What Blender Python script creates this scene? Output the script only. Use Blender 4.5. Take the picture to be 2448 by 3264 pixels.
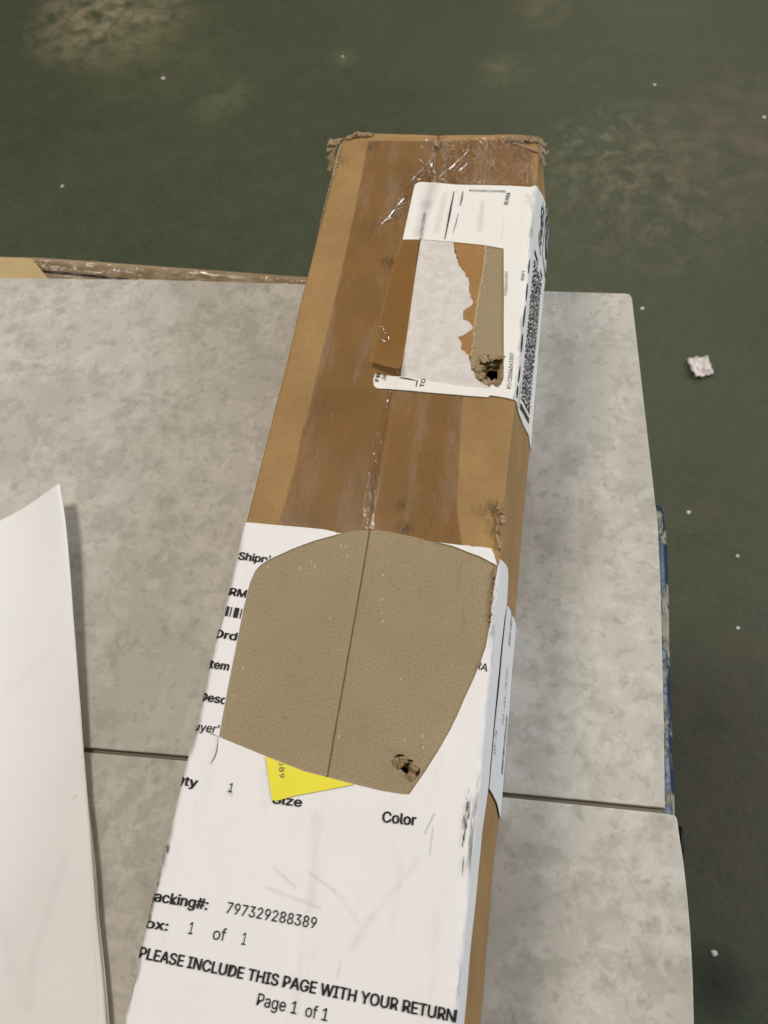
import bpy, bmesh, math, random
from mathutils import Vector, Euler, noise
from mathutils.geometry import tessellate_polygon

for o in list(bpy.data.objects):
    bpy.data.objects.remove(o, do_unlink=True)
scene = bpy.context.scene
COL = scene.collection
random.seed(7)

# ------------------------------------------------------------------ camera
K = 0.84
CAM = Vector((0.0864 * K, -0.2186 * K, 0.5124 * K))
ROT = Euler((0.4932, 0.114, 0.1467), 'XYZ')
cd = bpy.data.cameras.new('camera')
cd.sensor_fit = 'VERTICAL'; cd.sensor_height = 36.0; cd.sensor_width = 27.0
cd.lens = 36.0 * 2822.0 / 3264.0
cd.clip_start = 0.01; cd.clip_end = 100.0
cd.dof.use_dof = True; cd.dof.focus_distance = 0.40; cd.dof.aperture_fstop = 18.0
cam = bpy.data.objects.new('camera', cd); COL.objects.link(cam)
cam.location = CAM; cam.rotation_euler = ROT
scene.camera = cam

# ------------------------------------------------------------------ light (indoor ceiling lamps)
w = bpy.data.worlds.new('World'); scene.world = w; w.use_nodes = True
w.node_tree.nodes['Background'].inputs[0].default_value = (1.0, 0.975, 0.94, 1)
w.node_tree.nodes['Background'].inputs[1].default_value = 0.20

def area(name, loc, target, sx, sy, watts, col):
    l = bpy.data.lights.new(name, 'AREA'); l.shape = 'RECTANGLE'; l.size = sx; l.size_y = sy
    l.energy = watts; l.color = col
    o = bpy.data.objects.new(name, l); COL.objects.link(o); o.location = loc
    o.rotation_euler = (Vector(target) - Vector(loc)).to_track_quat('-Z', 'Y').to_euler()
    return o
area('ceiling_lamp_warm', (-1.15, 0.70, 2.5), (0, 0, 0), 0.45, 0.9, 41, (1.0, 0.935, 0.85))
area('ceiling_lamp_cool', (2.4, 0.8, 1.45), (0, 0, 0), 0.6, 1.2, 54, (0.78, 0.87, 1.0))
area('ceiling_lamp_far', (0.5, 4.2, 2.9), (0, 1.5, -0.4), 0.4, 1.2, 36, (1.0, 0.92, 0.80))
scene.view_settings.view_transform = 'Standard'
scene.view_settings.look = 'None'
scene.view_settings.exposure = 0.0
scene.view_settings.gamma = 1.0

# ------------------------------------------------------------------ measuring: photo points to real surfaces
M3 = ROT.to_matrix()
SC = 2448.0 / 1659.0
def ray(px, py):
    x = (px * SC - 1224.0) / 2822.0; y = -(py * SC - 1632.0) / 2822.0
    return M3 @ Vector((x, y, -1.0))
def at(px, py, z):
    d = ray(px, py); t = (z - CAM.z) / d.z
    return CAM + d * t

# ------------------------------------------------------------------ node helpers
def new_mat(name):
    m = bpy.data.materials.new(name); m.use_nodes = True
    nt = m.node_tree; nt.nodes.clear()
    out = nt.nodes.new('ShaderNodeOutputMaterial')
    return m, nt, out
class NB:
    def __init__(s, nt): s.nt = nt
    def n(s, t, **kw):
        nd = s.nt.nodes.new('ShaderNode' + t)
        for k, v in kw.items():
            if k == 'i':
                for a, b in v.items():
                    sock = nd.inputs[a]
                    if hasattr(b, 'is_output'): s.nt.links.new(b, sock)
                    else: sock.default_value = b
            else: setattr(nd, k, v)
        return nd
    def uv(s): return s.n('UVMap').outputs[0]
    def obj(s): return s.n('TexCoord').outputs['Object']
    def mapp(s, v, scale=(1, 1, 1), loc=(0, 0, 0), rot=(0, 0, 0)):
        return s.n('Mapping', i={'Vector': v, 'Scale': scale, 'Location': loc, 'Rotation': rot}).outputs[0]
    def noise(s, v, scale, detail=4, rough=.55, dist=0.0):
        return s.n('TexNoise', i={'Vector': v, 'Scale': scale, 'Detail': detail, 'Roughness': rough, 'Distortion': dist}).outputs['Fac']
    def ramp(s, f, stops, interp='LINEAR'):
        r = s.n('ValToRGB', i={'Fac': f}); cr = r.color_ramp; cr.interpolation = interp
        while len(cr.elements) < len(stops): cr.elements.new(0.5)
        for e, (p, c) in zip(cr.elements, stops):
            e.position = p; e.color = (c, c, c, 1) if isinstance(c, (int, float)) else (*c, 1)
        return r.outputs[0]
    def math(s, op, a, b=0.0, clamp=False):
        return s.n('Math', operation=op, use_clamp=clamp, i={0: a, 1: b}).outputs[0]
    def mix(s, f, a, b, mode='MIX'):
        m = s.n('Mix', data_type='RGBA', blend_type=mode)
        for k, v in ((0, f), (6, a), (7, b)):
            if hasattr(v, 'is_output'): s.nt.links.new(v, m.inputs[k])
            else: m.inputs[k].default_value = (*v, 1) if isinstance(v, tuple) and len(v) == 3 else v
        return m.outputs[2]
    def bump(s, h, strength=.3, dist=.001):
        return s.n('Bump', i={'Height': h, 'Strength': strength, 'Distance': dist}).outputs[0]
    def sep(s, v):
        n = s.n('SeparateXYZ', i={0: v}); return n.outputs
    def band(s, x, c, wdt):            # 1 at c, falling to 0 at c +- wdt
        d = s.math('ABSOLUTE', s.math('SUBTRACT', x, c))
        return s.math('SUBTRACT', 1.0, s.math('DIVIDE', d, wdt), True)
    def blob(s, v, c, r):              # soft round spot
        d = s.n('VectorMath', operation='DISTANCE', i={0: v, 1: c}).outputs['Value']
        return s.math('SUBTRACT', 1.0, s.math('DIVIDE', d, r), True)
    def segd(s, v, a, b):              # distance to a segment in uv metres
        ab = (b[0] - a[0], b[1] - a[1], 0); L2 = ab[0] ** 2 + ab[1] ** 2
        p = s.n('VectorMath', operation='SUBTRACT', i={0: v, 1: (a[0], a[1], 0)}).outputs[0]
        t = s.n('VectorMath', operation='DOT_PRODUCT', i={0: p, 1: ab}).outputs['Value']
        t = s.math('DIVIDE', t, L2, True)
        q = s.n('VectorMath', operation='SCALE', i={0: ab, 'Scale': t}).outputs[0]
        return s.n('VectorMath', operation='DISTANCE', i={0: p, 1: q}).outputs['Value']
    def principled(s, out, color, rough=.6, normal=None, spec=.4, **kw):
        i = {'Base Color': color if hasattr(color, 'is_output') else (*color, 1), 'Roughness': rough, 'Specular IOR Level': spec}
        if normal is not None: i['Normal'] = normal
        i.update(kw)
        p = s.n('BsdfPrincipled', i=i)
        s.nt.links.new(p.outputs[0], out.inputs[0]); return p
def simple(name, color, rough=.6, spec=.4):
    m, nt, out = new_mat(name); b = NB(nt)
    n = b.noise(b.obj(), 400, 3); c = b.mix(n, tuple(x * .85 for x in color), tuple(min(1, x * 1.12) for x in color))
    b.principled(out, c, rough, b.bump(n, .15, .0005), spec); return m

def srgb(r, g, b):
    f = lambda c: (c / 255 / 12.92) if c / 255 <= .04045 else ((c / 255 + .055) / 1.055) ** 2.4
    return (f(r), f(g), f(b))

# ------------------------------------------------------------------ box surface: u across (folds down both sides), v along
W2 = 0.07 * K; H = 0.0907 * K; LEAN = 0.0088 * K
FR = 0.0016
TH = math.atan2(H, LEAN)
TT = FR * math.tan(TH / 2)
U0 = W2 - TT
SIDE = math.hypot(H, LEAN)
def arcu(s): return U0 + FR * TH + (s - TT)
def top(px, py):
    p = at(px, py, H); return (p.x, p.y)
def side(px, py):
    nrm = Vector((math.sin(TH), 0, math.cos(TH)))
    d = ray(px, py); p0 = Vector((W2, 0, H))
    t = (p0 - CAM).dot(nrm) / d.dot(nrm); p = CAM + d * t
    s = (p - p0).dot(Vector((math.cos(TH), 0, -math.sin(TH))))
    return (arcu(min(max(s, 0.0), SIDE + .002)), p.y)
V_END = top(950, 284)[1]; V_NEAR = -0.52
V_TAPE = top(792, 1143)[1]
SEAM = sum(top(*p)[0] for p in ((945, 305), (795, 1143), (703, 1678))) / 3
def seam_u(v): return SEAM
def sgauss(x, c, s): return math.exp(-((x - c) / s) ** 2)
CN_L = (-W2, V_END); CN_R = (W2, V_END)
DENT = top(1076, 1120)
def S(u, v, h=0.0, groove=.00012, rough=1.0):
    """real 3D point on the (slightly battered) box skin"""
    d = 0.0
    fade = max(0.0, min(1.0, (U0 - abs(u)) / .012))
    nv = noise.noise(Vector((u * 28, v * 14, 3.1))) * .0007 + noise.noise(Vector((u * 70, v * 45, 8.3))) * .00022
    d += nv * fade * rough - .0006 * fade * sgauss(u, 0, .035)
    if groove > .001 and V_TAPE < v < V_END - .045: groove = .0002
    d -= groove * sgauss(u, seam_u(v),   .0003 if groove > .001 else .0014) if groove else 0
    d -= .0005 * sgauss(u, seam_u(v), .004) * sgauss(v, V_END, .02)
    d -= .0016 * sgauss(u, DENT[0], .006) * sgauss(v, DENT[1], .011)
    ex = max(0.0, (v - (V_END - .006)) / .006)
    d -= .0016 * ex * ex
    for c, a in ((CN_L, .0022), (CN_R, .0014)):
        r = math.hypot(u - c[0], v - c[1]); d -= a * math.exp(-(r / .010) ** 2)
    d += h
    au = abs(u); sg = 1 if u >= 0 else -1
    wob = .0005 * noise.noise(Vector((3.3 * sg, v * 40, 1.7))) + .0007 * noise.noise(Vector((1.3 * sg, v * 11, 6.7)))
    if au <= U0: x, z, nx, nz = au, H, 0.0, 1.0
    elif au <= U0 + FR * TH:
        a = (au - U0) / FR
        x, z, nx, nz = U0 + FR * math.sin(a), H - FR + FR * math.cos(a), math.sin(a), math.cos(a)
    else:
        s = au - U0 - FR * TH
        x = U0 + FR * math.sin(TH) + s * math.cos(TH); z = H - FR + FR * math.cos(TH) - s * math.sin(TH)
        nx, nz = math.sin(TH), math.cos(TH)
        d += .0012 * math.sin(math.pi * min(1, s / SIDE)) * (.6 + noise.noise(Vector((v * 9, 5, sg))))
    lean = 0 if sg > 0 else LEAN * 2
    px = x + nx * d; pz = z + nz * d
    if sg < 0: px = px - 0  ;
    xx = sg * px + (lean * (H - pz) / H if sg < 0 else 0) + wob * (1 - fade)
    return Vector((xx, v, max(pz, .0004)))
GRID = .005
ULINES = sorted(set([round(i * GRID, 5) for i in range(-30, 31) if abs(i * GRID) < U0 + .09] +
    [sg * (U0 + FR * TH * k / 5) for sg in (-1, 1) for k in range(6)] +
    [SEAM + d for d in (-.003, -.002, -.0013, -.0009, -.00055, -.00028, 0, .00028, .00055, .0009, .0013, .002, .003)]))
VLINES = [i * GRID for i in range(-105, 60)] + [V_END - .0045, V_END - .003, V_END - .0015]

def kind(o, k): o['kind'] = k; return o
def link(name, me, mat=None, parent=None):
    o = bpy.data.objects.new(name, me); COL.objects.link(o)
    if mat: me.materials.append(mat)
    if parent: o.parent = parent
    return o
def thing(name, label, cat, loc=(0, 0, 0), group=None):
    o = bpy.data.objects.new(name, None); COL.objects.link(o); o.location = loc
    o.empty_display_size = .02
    o['label'] = label; o['category'] = cat
    if group: o['group'] = group
    return o
def tag(o, label, cat, group=None):
    o['label'] = label; o['category'] = cat
    if group: o['group'] = group
    return o

def bm_poly(outline, holes=()):
    bm = bmesh.new()
    polys = [[Vector((p[0], p[1], 0)) for p in outline]] + [[Vector((p[0], p[1], 0)) for p in h] for h in holes]
    vs = [bm.verts.new(p) for pl in polys for p in pl]
    for t in tessellate_polygon(polys):
        try: bm.faces.new([vs[i] for i in t])
        except ValueError: pass
    bm.normal_update()
    for f in bm.faces:
        if f.normal.z < 0: f.normal_flip()
    return bm
def cut(bm, co, no, clear=False):
    g = bm.verts[:] + bm.edges[:] + bm.faces[:]
    bmesh.ops.bisect_plane(bm, geom=g, dist=1e-7, plane_co=(co[0], co[1], 0), plane_no=(no[0], no[1], 0), clear_outer=clear)
def grid_cut(bm, ul=ULINES, vl=VLINES):
    us = [v.co.x for v in bm.verts]; vv = [v.co.y for v in bm.verts]
    if not us: return
    a, b, c, d = min(us), max(us), min(vv), max(vv)
    for u in ul:
        if a < u < b: cut(bm, (u, 0), (1, 0))
    for v in vl:
        if c < v < d: cut(bm, (0, v), (0, 1))
def skin(name, bm, mat, parent, h, thick=0.0, fn=None, groove=.00012, smooth=True, ul=ULINES, vl=VLINES, cutgrid=True):
    if cutgrid: grid_cut(bm, ul, vl)
    uvl = bm.loops.layers.uv.new('UVMap')
    for f in bm.faces:
        for l in f.loops: l[uvl].uv = (l.vert.co.x, l.vert.co.y)
    uvs = {v: (v.co.x, v.co.y) for v in bm.verts}
    border = [e for e in bm.edges if len(e.link_faces) == 1] if thick else []
    hh = lambda u, v: h + (fn(u, v) if fn else 0.0)
    quads = []
    if thick:
        low = {}
        for e in border:
            l = [lp for lp in e.link_loops][0]
            a, b = l.vert, l.link_loop_next.vert
            quads.append((uvs[a], uvs[b]))
    for v in bm.verts:
        u_, v_ = uvs[v]; v.co = S(u_, v_, hh(u_, v_), groove)
    for f in bm.faces: f.smooth = smooth
    for A, B in quads:
        q = [bm.verts.new(S(*A, hh(*A), groove)), bm.verts.new(S(*A, hh(*A) - thick, groove)),
             bm.verts.new(S(*B, hh(*B) - thick, groove)), bm.verts.new(S(*B, hh(*B), groove))]
        f = bm.faces.new(q)
        for lp, p in zip(f.loops, (A, A, B, B)): lp[uvl].uv = p
    me = bpy.data.meshes.new(name); bm.to_mesh(me); bm.free()
    return link(name, me, mat, parent)
def sheet(name, outline, mat, parent, h, holes=(), thick=0.0, fn=None, groove=.00012, ul=ULINES, vl=VLINES):
    return skin(name, bm_poly(outline, holes), mat, parent, h, thick, fn, groove, ul=ul, vl=vl)
def torn(pts, amp=.0007, step=.0012, closed=True, seed=0):
    rnd = random.Random(seed); out = []
    n = len(pts)
    for i in range(n if closed else n - 1):
        a = Vector(pts[i]); b = Vector(pts[(i + 1) % n]); L = (b - a).length; k = max(1, int(L / step))
        for j in range(k):
            p = a.lerp(b, j / k)
            if j: p += Vector((rnd.uniform(-amp, amp), rnd.uniform(-amp, amp)))
            out.append((p.x, p.y))
    if not closed: out.append(tuple(pts[-1]))
    return out

# ------------------------------------------------------------------ materials
def m_cardboard(name, base, var=.16, rough=.75, gloss=.25, speck=0.0, bumpd=.0006, iso=False, spots=False):
    m, nt, out = new_mat(name); b = NB(nt); uv = b.uv()
    big = b.noise(uv, 26, 5, .6)
    fib = b.noise(b.mapp(uv, (1, .8 if iso else .3, 1)), 1000 if iso else 800, 4, .7)
    fine = b.noise(uv, 2600, 2)
    dark = tuple(c * (1 - var) for c in base); light = tuple(min(1, c * (1 + var)) for c in base)
    col = b.mix(b.ramp(big, [(.3, 0.0), (.7, 1.0)]), dark, light)
    col = b.mix(b.math('MULTIPLY', b.ramp(fib, [(.42, 0.0), (.68, 1.0)]), .5 if iso else .30), col, tuple(c * .62 for c in base))
    st = b.ramp(b.noise(b.mapp(uv, (1, .3, 1)), 60, 6, .7, .6), [(.60, 0.0), (.74, 1.0)])
    col = b.mix(b.math('MULTIPLY', st, .42), col, tuple(c * .45 for c in base))
    hgt = b.math('ADD', fib, b.math('MULTIPLY', fine, .5))
    if spots:      # rubbed-in dirt marks
        for px, py, rr, amt in ((1064, 1105, .008, .95), (872, 1143, .006, 1.0), (838, 566, .0055, .9), (800, 318, .007, .7), (944, 308, .009, .8), (850, 400, .010, .35), (1070, 1150, .006, .8), (735, 345, .009, .5), (868, 1090, .004, .6), (1030, 1100, .004, .4), (640, 1120, .008, .35), (1130, 330, .008, .5)):
            c2 = top(px, py)
            k = b.math('MULTIPLY', b.blob(uv, (c2[0], c2[1], 0), rr), b.ramp(b.noise(b.mapp(uv, (1, .5, 1), loc=(px, py, 0)), 330, 6, .75), [(.40, 0.0), (.58, 1.0)]))
            col = b.mix(b.math('MULTIPLY', k, amt, True), col, (.05, .037, .024))
    if speck:
        vor = b.n('TexVoronoi', i={'Vector': b.mapp(uv, (1, .55, 1), rot=(0, 0, .6)), 'Scale': 420.0, 'Randomness': 1.0})
        dot = b.math('LESS_THAN', vor.outputs['Distance'], .15)
        rc = b.sep(vor.outputs['Color'])
        lt = b.math('MULTIPLY', dot, b.math('GREATER_THAN', rc[0], .93))
        dk = b.math('MULTIPLY', b.math('LESS_THAN', vor.outputs['Distance'], .10), b.math('LESS_THAN', rc[0], .035))
        col = b.mix(b.math('MULTIPLY', lt, speck), col, (.62, .52, .38)); col = b.mix(b.math('MULTIPLY', dk, speck), col, (.06, .04, .025))
    b.principled(out, col, rough, b.bump(hgt, .55, bumpd), gloss); return m
M_BOARD = m_cardboard('kraft_cardboard', srgb(163, 127, 80), spots=True)
M_BARE = m_cardboard('peeled_cardboard', srgb(168, 149, 117), .07, .95, .05, .8, .0012, True)
M_TORN = m_cardboard('torn_cardboard', srgb(172, 146, 113), .2, .95, .05, .3, .002)
M_CARTBODY = m_cardboard('carton_board', srgb(158, 138, 108), .1, .8, .2)
M_CARTON = m_cardboard('pale_carton_board', srgb(192, 166, 118), .06, .8, .2)
M_FLUTE = m_cardboard('flute_paper', srgb(165, 140, 100), .25, .95, .05, 0, .002)

def m_paper(name, base, dirty=True, shade_smudge_lines=()):
    m, nt, out = new_mat(name); b = NB(nt); uv = b.uv(); s = b.sep(uv)
    n1 = b.noise(uv, 14, 4)
    col = b.mix(n1, tuple(c * .965 for c in base), base)
    hgt = b.math('MULTIPLY', b.noise(uv, 60, 4), 1.0)
    if dirty:
        sm = b.ramp(b.noise(b.mapp(uv, (1, .22, 1), rot=(0, 0, .06)), 110, 6, .7), [(.55, 0.0), (.78, 1.0)])
        col = b.mix(b.math('MULTIPLY', sm, .16), col, (.25, .24, .22))
        # rubbed, dirty fold lines
        for c in (W2 - .0005, -W2 + .0004):
            bd = b.band(s[0], c, .0042)
            sc = b.noise(b.mapp(uv, (1, .16, 1), loc=(c, 0, 0)), 420, 6, .75, .5)
            gate = b.ramp(b.noise(b.mapp(uv, (.2, 1, 1), loc=(c * 9, 0, 0)), 26, 3), [(.42, 0.0), (.62, 1.0)])
            k = b.ramp(b.math('MULTIPLY', sc, bd), [(.36, 0.0), (.5, 1.0)])
            col = b.mix(b.math('MULTIPLY', b.math('MULTIPLY', k, gate), .8), col, (.12, .115, .10))
    for a, e, wd, dk in shade_smudge_lines:
        d = b.segd(uv, a, e)
        k = b.math('SUBTRACT', 1.0, b.math('DIVIDE', d, wd), True)
        col = b.mix(b.math('MULTIPLY', k, dk), col, (.34, .32, .30)); hgt = b.math('SUBTRACT', hgt, b.math('MULTIPLY', k, .22))  # crease shade and smudges go into the colour as grey, plus a dent
    b.principled(out, col, .62, b.bump(hgt, .35, .0008), .25); return m
CR = lambda p, q, wd=.0011, dk=.22: (top(*p), top(*q), wd, dk)
M_PAGE = m_paper('printed_page_paper', srgb(238, 232, 226), True, [
    CR((592, 1876), (637, 1918)), CR((577, 1920), (690, 1962)), CR((668, 1886), (722, 1926)), CR((722, 1926), (775, 1995), .0016, .1),
    CR((928, 1846), (935, 1790), .0006, .45), CR((918, 1800), (938, 1760), .0006, .6), CR((682, 1760), (668, 1975), .003, .12),  # the long broad one paints the seam's soft shadow in grey
    CR((650, 2065), (640, 2190), .0016, .10), CR((760, 2050), (800, 1985), .0025, .15), CR((800, 1985), (905, 1860), .0018, .10),
    CR((495, 1708), (500, 1716), .0012, .5), CR((735, 2080), (728, 2110), .0008, .25)])
M_LABEL = m_paper('shipping_label_paper', srgb(238, 232, 222), True, [
    CR((935, 400), (922, 440), .006, .42), CR((922, 440), (905, 505), .0045, .5), CR((962, 420), (942, 500), .003, .28),
    CR((1042, 440), (1035, 500), .0022, .3), CR((985, 410), (1000, 450), .0005, .22), CR((1140, 425), (1150, 448), .0025, .3),
    CR((1088, 470), (1082, 520), .0008, .2)])
M_STICKER = m_paper('white_sticker_paper', srgb(232, 230, 226), False)
M_RESID = None
def m_residue():
    m, nt, out = new_mat('peeled_label_backing'); b = NB(nt); uv = b.uv()
    n = b.noise(uv, 150, 6, .65, .3); f = b.noise(uv, 1500, 3)
    col = b.mix(b.ramp(n, [(.38, 0.0), (.66, 1.0)]), srgb(208, 198, 187), srgb(224, 216, 207))
    b.principled(out, col, .9, b.bump(b.math('ADD', n, b.math('MULTIPLY', f, .3)), .5, .0012), .1); return m
M_RESID = m_residue()
def m_ink(name, c=(.018, .017, .018), gaps=.0):
    m, nt, out = new_mat(name); b = NB(nt); uv = b.uv()
    n = b.noise(uv, 2200, 2); col = b.mix(n, tuple(x * .7 for x in c), tuple(x * 1.5 for x in c))
    b.principled(out, col, .6, None, .2); return m
M_INK = m_ink('black_print'); M_INKSOFT = m_ink('faded_print', (.09, .088, .085))
def m_yellow():
    m, nt, out = new_mat('yellow_sticker'); b = NB(nt); n = b.noise(b.uv(), 60, 4)
    b.principled(out, b.mix(n, (.80, .69, .025), (.88, .76, .045)), .5, None, .3); return m
M_YEL = m_yellow()
def m_tape(name, tint, rough=.16, bump=.25, scale=90, streak=.0, dist=.0015, milky=.0, film=None):
    m, nt, out = new_mat(name); b = NB(nt); uv = b.uv()
    n = b.noise(b.mapp(uv, (1, .6, 1)), scale, 4, .6); n2 = b.noise(uv, 900, 2)
    nor = b.bump(b.math('ADD', n, b.math('MULTIPLY', n2, .06)), bump, dist)
    tr = b.n('BsdfTransparent', i={0: (*tint, 1)})
    df = b.n('BsdfDiffuse', i={0: (.66, .54, .42, 1)})
    mk = b.math('MULTIPLY', b.ramp(b.noise(b.mapp(uv, (1, .25, 1), loc=(4, 2, 0)), 55, 5, .7), [(.5, 0.0), (.72, 1.0)]), milky)
    mx = b.n('MixShader', i={0: mk, 1: tr.outputs[0], 2: df.outputs[0]})
    if film:
        d2 = b.n('BsdfDiffuse', i={0: (*film, 1)}); mx = b.n('MixShader', i={0: .55, 1: mx.outputs[0], 2: d2.outputs[0]})
    gl = b.n('BsdfGlossy', i={'Color': (1, 1, 1, 1), 'Roughness': rough, 'Normal': nor})
    fr = b.n('Fresnel', i={'IOR': 1.45, 'Normal': nor})
    m2 = b.n('MixShader', i={0: fr.outputs[0], 1: mx.outputs[0], 2: gl.outputs[0]})
    nt.links.new(m2.outputs[0], out.inputs[0]); return m
M_TAPE = m_tape('brown_tint_tape', (.996, .976, .90), .22, .12, 60, milky=.22)
M_TAPE2 = m_tape('brown_tint_tape_overlap', (.993, .975, .92), .17, .2, 80, milky=.08)
M_CLEAR = m_tape('clear_crinkled_tape', (.975, .95, .89), .045, .8, 150, milky=.30, dist=.003)
M_STREAK = m_tape('tape_crease_sheen', (.985, .97, .95), .12, .7, 300, milky=.55, dist=.001)  # milky diffuse colour stands in for the crease's pale sheen
M_TAPEREM = m_cardboard('torn_tape_remnant', srgb(160, 115, 52), .1, .35, .5)
M_BLACK = simple('black_rubber', (.012, .012, .013), .5)

def m_tile():
    m, nt, out = new_mat('stone_look_tile'); b = NB(nt); o = b.obj()
    n1 = b.noise(o, 11, 6, .6, .1); n3 = b.noise(o, 210, 4, .6)
    n2 = b.noise(b.mapp(o, loc=(3.1, 1.7, 0)), 78, 9, .68, .15)
    c = b.mix(b.ramp(n1, [(.34, 0.0), (.66, 1.0)]), srgb(180, 174, 162), srgb(200, 194, 181))
    g = b.math('ADD', b.math('MULTIPLY', n2, .62), b.math('MULTIPLY', n1, .38))
    c = b.mix(b.math('MULTIPLY', b.ramp(g, [(.475, 0.0), (.51, .6), (.56, 1.0)]), .47), c, srgb(152, 146, 134))
    g2 = b.math('ADD', b.math('MULTIPLY', b.noise(b.mapp(o, loc=(7.1, 4.7, 0)), 80, 8, .7, .2), .6), b.math('MULTIPLY', n1, .4))
    c = b.mix(b.math('MULTIPLY', b.ramp(g2, [(.495, 0.0), (.535, 1.0)]), .34), c, srgb(214, 207, 197))
    p3 = b.ramp(b.noise(b.mapp(o, loc=(1.1, 9.7, 0)), 130, 5, .6, .2), [(.58, 0.0), (.64, 1.0)])
    c = b.mix(b.math('MULTIPLY', p3, .30), c, srgb(134, 127, 116))
    c = b.mix(b.math('MULTIPLY', b.ramp(n3, [(.35, 0.0), (.7, 1.0)]), .12), c, srgb(150, 143, 132))
    b.principled(out, c, .55, b.bump(b.math('ADD', n2, b.math('MULTIPLY', n3, .6)), .12, .0006), .3); return m
M_TILE = m_tile()
M_TONGUE = simple('tile_core', srgb(120, 112, 98), .8, .2)

FZ = -0.50
def m_floor():
    m, nt, out = new_mat('painted_concrete_floor'); b = NB(nt); o = b.obj()
    n1 = b.noise(o, 2.2, 5, .6); n2 = b.noise(o, 30, 6, .7); n3 = b.noise(o, 160, 4, .65)
    base = b.mix(b.ramp(n1, [(.3, 0.0), (.7, 1.0)]), srgb(56, 61, 41), srgb(74, 79, 54))
    base = b.mix(b.math('MULTIPLY', b.ramp(n2, [(.45, 0.0), (.70, 1.0)]), .30), base, srgb(86, 86, 66))
    base = b.mix(b.math('MULTIPLY', b.ramp(n3, [(.48, 0.0), (.68, 1.0)]), .38), base, srgb(90, 88, 68))
    base = b.mix(b.math('MULTIPLY', b.ramp(b.noise(b.mapp(o, (1, 1, 1), loc=(5, 3, 0)), 260, 4, .7), [(.58, 0.0), (.66, 1.0)]), .25), base, srgb(42, 43, 30))
    for a_, sc_ in ((.5, 5.0), (-.9, 7.0), (1.3, 6.0)):      # long scratches and drag marks
        st = b.noise(b.mapp(o, (14, .5, 1), rot=(0, 0, a_)), sc_, 4, .6)
        base = b.mix(b.math('MULTIPLY', b.ramp(st, [(.64, 0.0), (.76, 1.0)]), .10), base, srgb(100, 98, 78))
    wear = None
    def spot(px, py, r, col, amt, lo=.42, hi=.62, sc=26):
        lo += .05; hi -= .02; sc *= 1.4
        nonlocal base
        p = at(px, py, FZ)
        k = b.blob(o, (p.x, p.y, 0), r)
        k = b.math('MULTIPLY', b.math('POWER', k, .7), b.ramp(b.noise(b.mapp(o, loc=(px * .01, py * .013, 0)), sc, 7, .72, .3), [(lo, 0.0), (hi, 1.0)]))
        base = b.mix(b.math('MULTIPLY', k, amt), base, col)
    spot(240, 30, .17, srgb(150, 138, 106), 1.0, .34, .62, 20)
    spot(330, 110, .16, srgb(100, 100, 66), .6, .36, .6, 12)
    spot(1330, 330, .13, srgb(116, 117, 84), .85, .44, .66, 30)
    spot(1400, 420, .17, srgb(120, 104, 82), .7, .42, .66, 22)
    spot(1640, 300, .20, srgb(100, 86, 68), .8, .36, .62, 16)
    spot(1090, 150, .05, srgb(116, 116, 78), .6, .35, .6, 14)
    spot(1170, 20, .06, srgb(112, 108, 70), .6, .35, .6, 14)
    spot(480, 215, .07, srgb(100, 104, 72), .6, .40, .58, 11)
    spot(740, 125, .03, srgb(110, 112, 78), .6, .3, .6, 14)
    spot(1600, 1650, .18, srgb(86, 70, 52), .95, .34, .62, 24)
    spot(1560, 1900, .10, srgb(96, 82, 60), .6, .40, .66, 34)
    spot(1545, 2120, .035, srgb(24, 25, 18), .8, .1, .4, 8)
    spot(1590, 1050, .16, srgb(84, 74, 58), .5, .40, .66, 18)
    pits = b.ramp(b.noise(o, 70, 5, .75), [(.66, 0.0), (.72, 1.0)])
    base = b.mix(b.math('MULTIPLY', pits, .5), base, srgb(36, 36, 26))
    b.principled(out, base, b.ramp(n2, [(.3, .42), (.7, .62)]), b.bump(b.math('ADD', n2, n3), .25, .002), .35); return m
M_FLOOR = m_floor()
def m_blue():
    m, nt, out = new_mat('chipped_blue_paint'); b = NB(nt); o = b.obj()
    s = b.sep(o)
    n = b.noise(b.mapp(o, (1, .5, 1)), 85, 6, .7, .4)
    edge = b.math('DIVIDE', b.math('SUBTRACT', s[0], .0), .012)
    k = b.ramp(b.math('ADD', n, b.math('MULTIPLY', b.math('GREATER_THAN', s[0], .0), .07)), [(.575, 0.0), (.62, 1.0)])
    c = b.mix(b.noise(o, 300, 3), srgb(24, 33, 54), srgb(52, 66, 96))
    c = b.mix(k, c, b.mix(b.noise(o, 220, 3), srgb(120, 112, 84), srgb(196, 188, 162)))
    b.principled(out, c, b.mix(k, (.35,) * 3, (.8,) * 3), b.bump(b.math('SUBTRACT', n, k), .4, .001), .4); return m
M_BLUE = m_blue()

# ------------------------------------------------------------------ the floor
bm = bmesh.new(); bmesh.ops.create_grid(bm, x_segments=8, y_segments=8, size=4.0)
me = bpy.data.meshes.new('floor'); bm.to_mesh(me); bm.free()
fl = link('floor', me, M_FLOOR); fl.location = (0, 1, FZ); kind(fl, 'structure')
# object coordinates of the floor are shifted by its location; keep the origin at world zero
fl.location = (0, 0, FZ)

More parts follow.
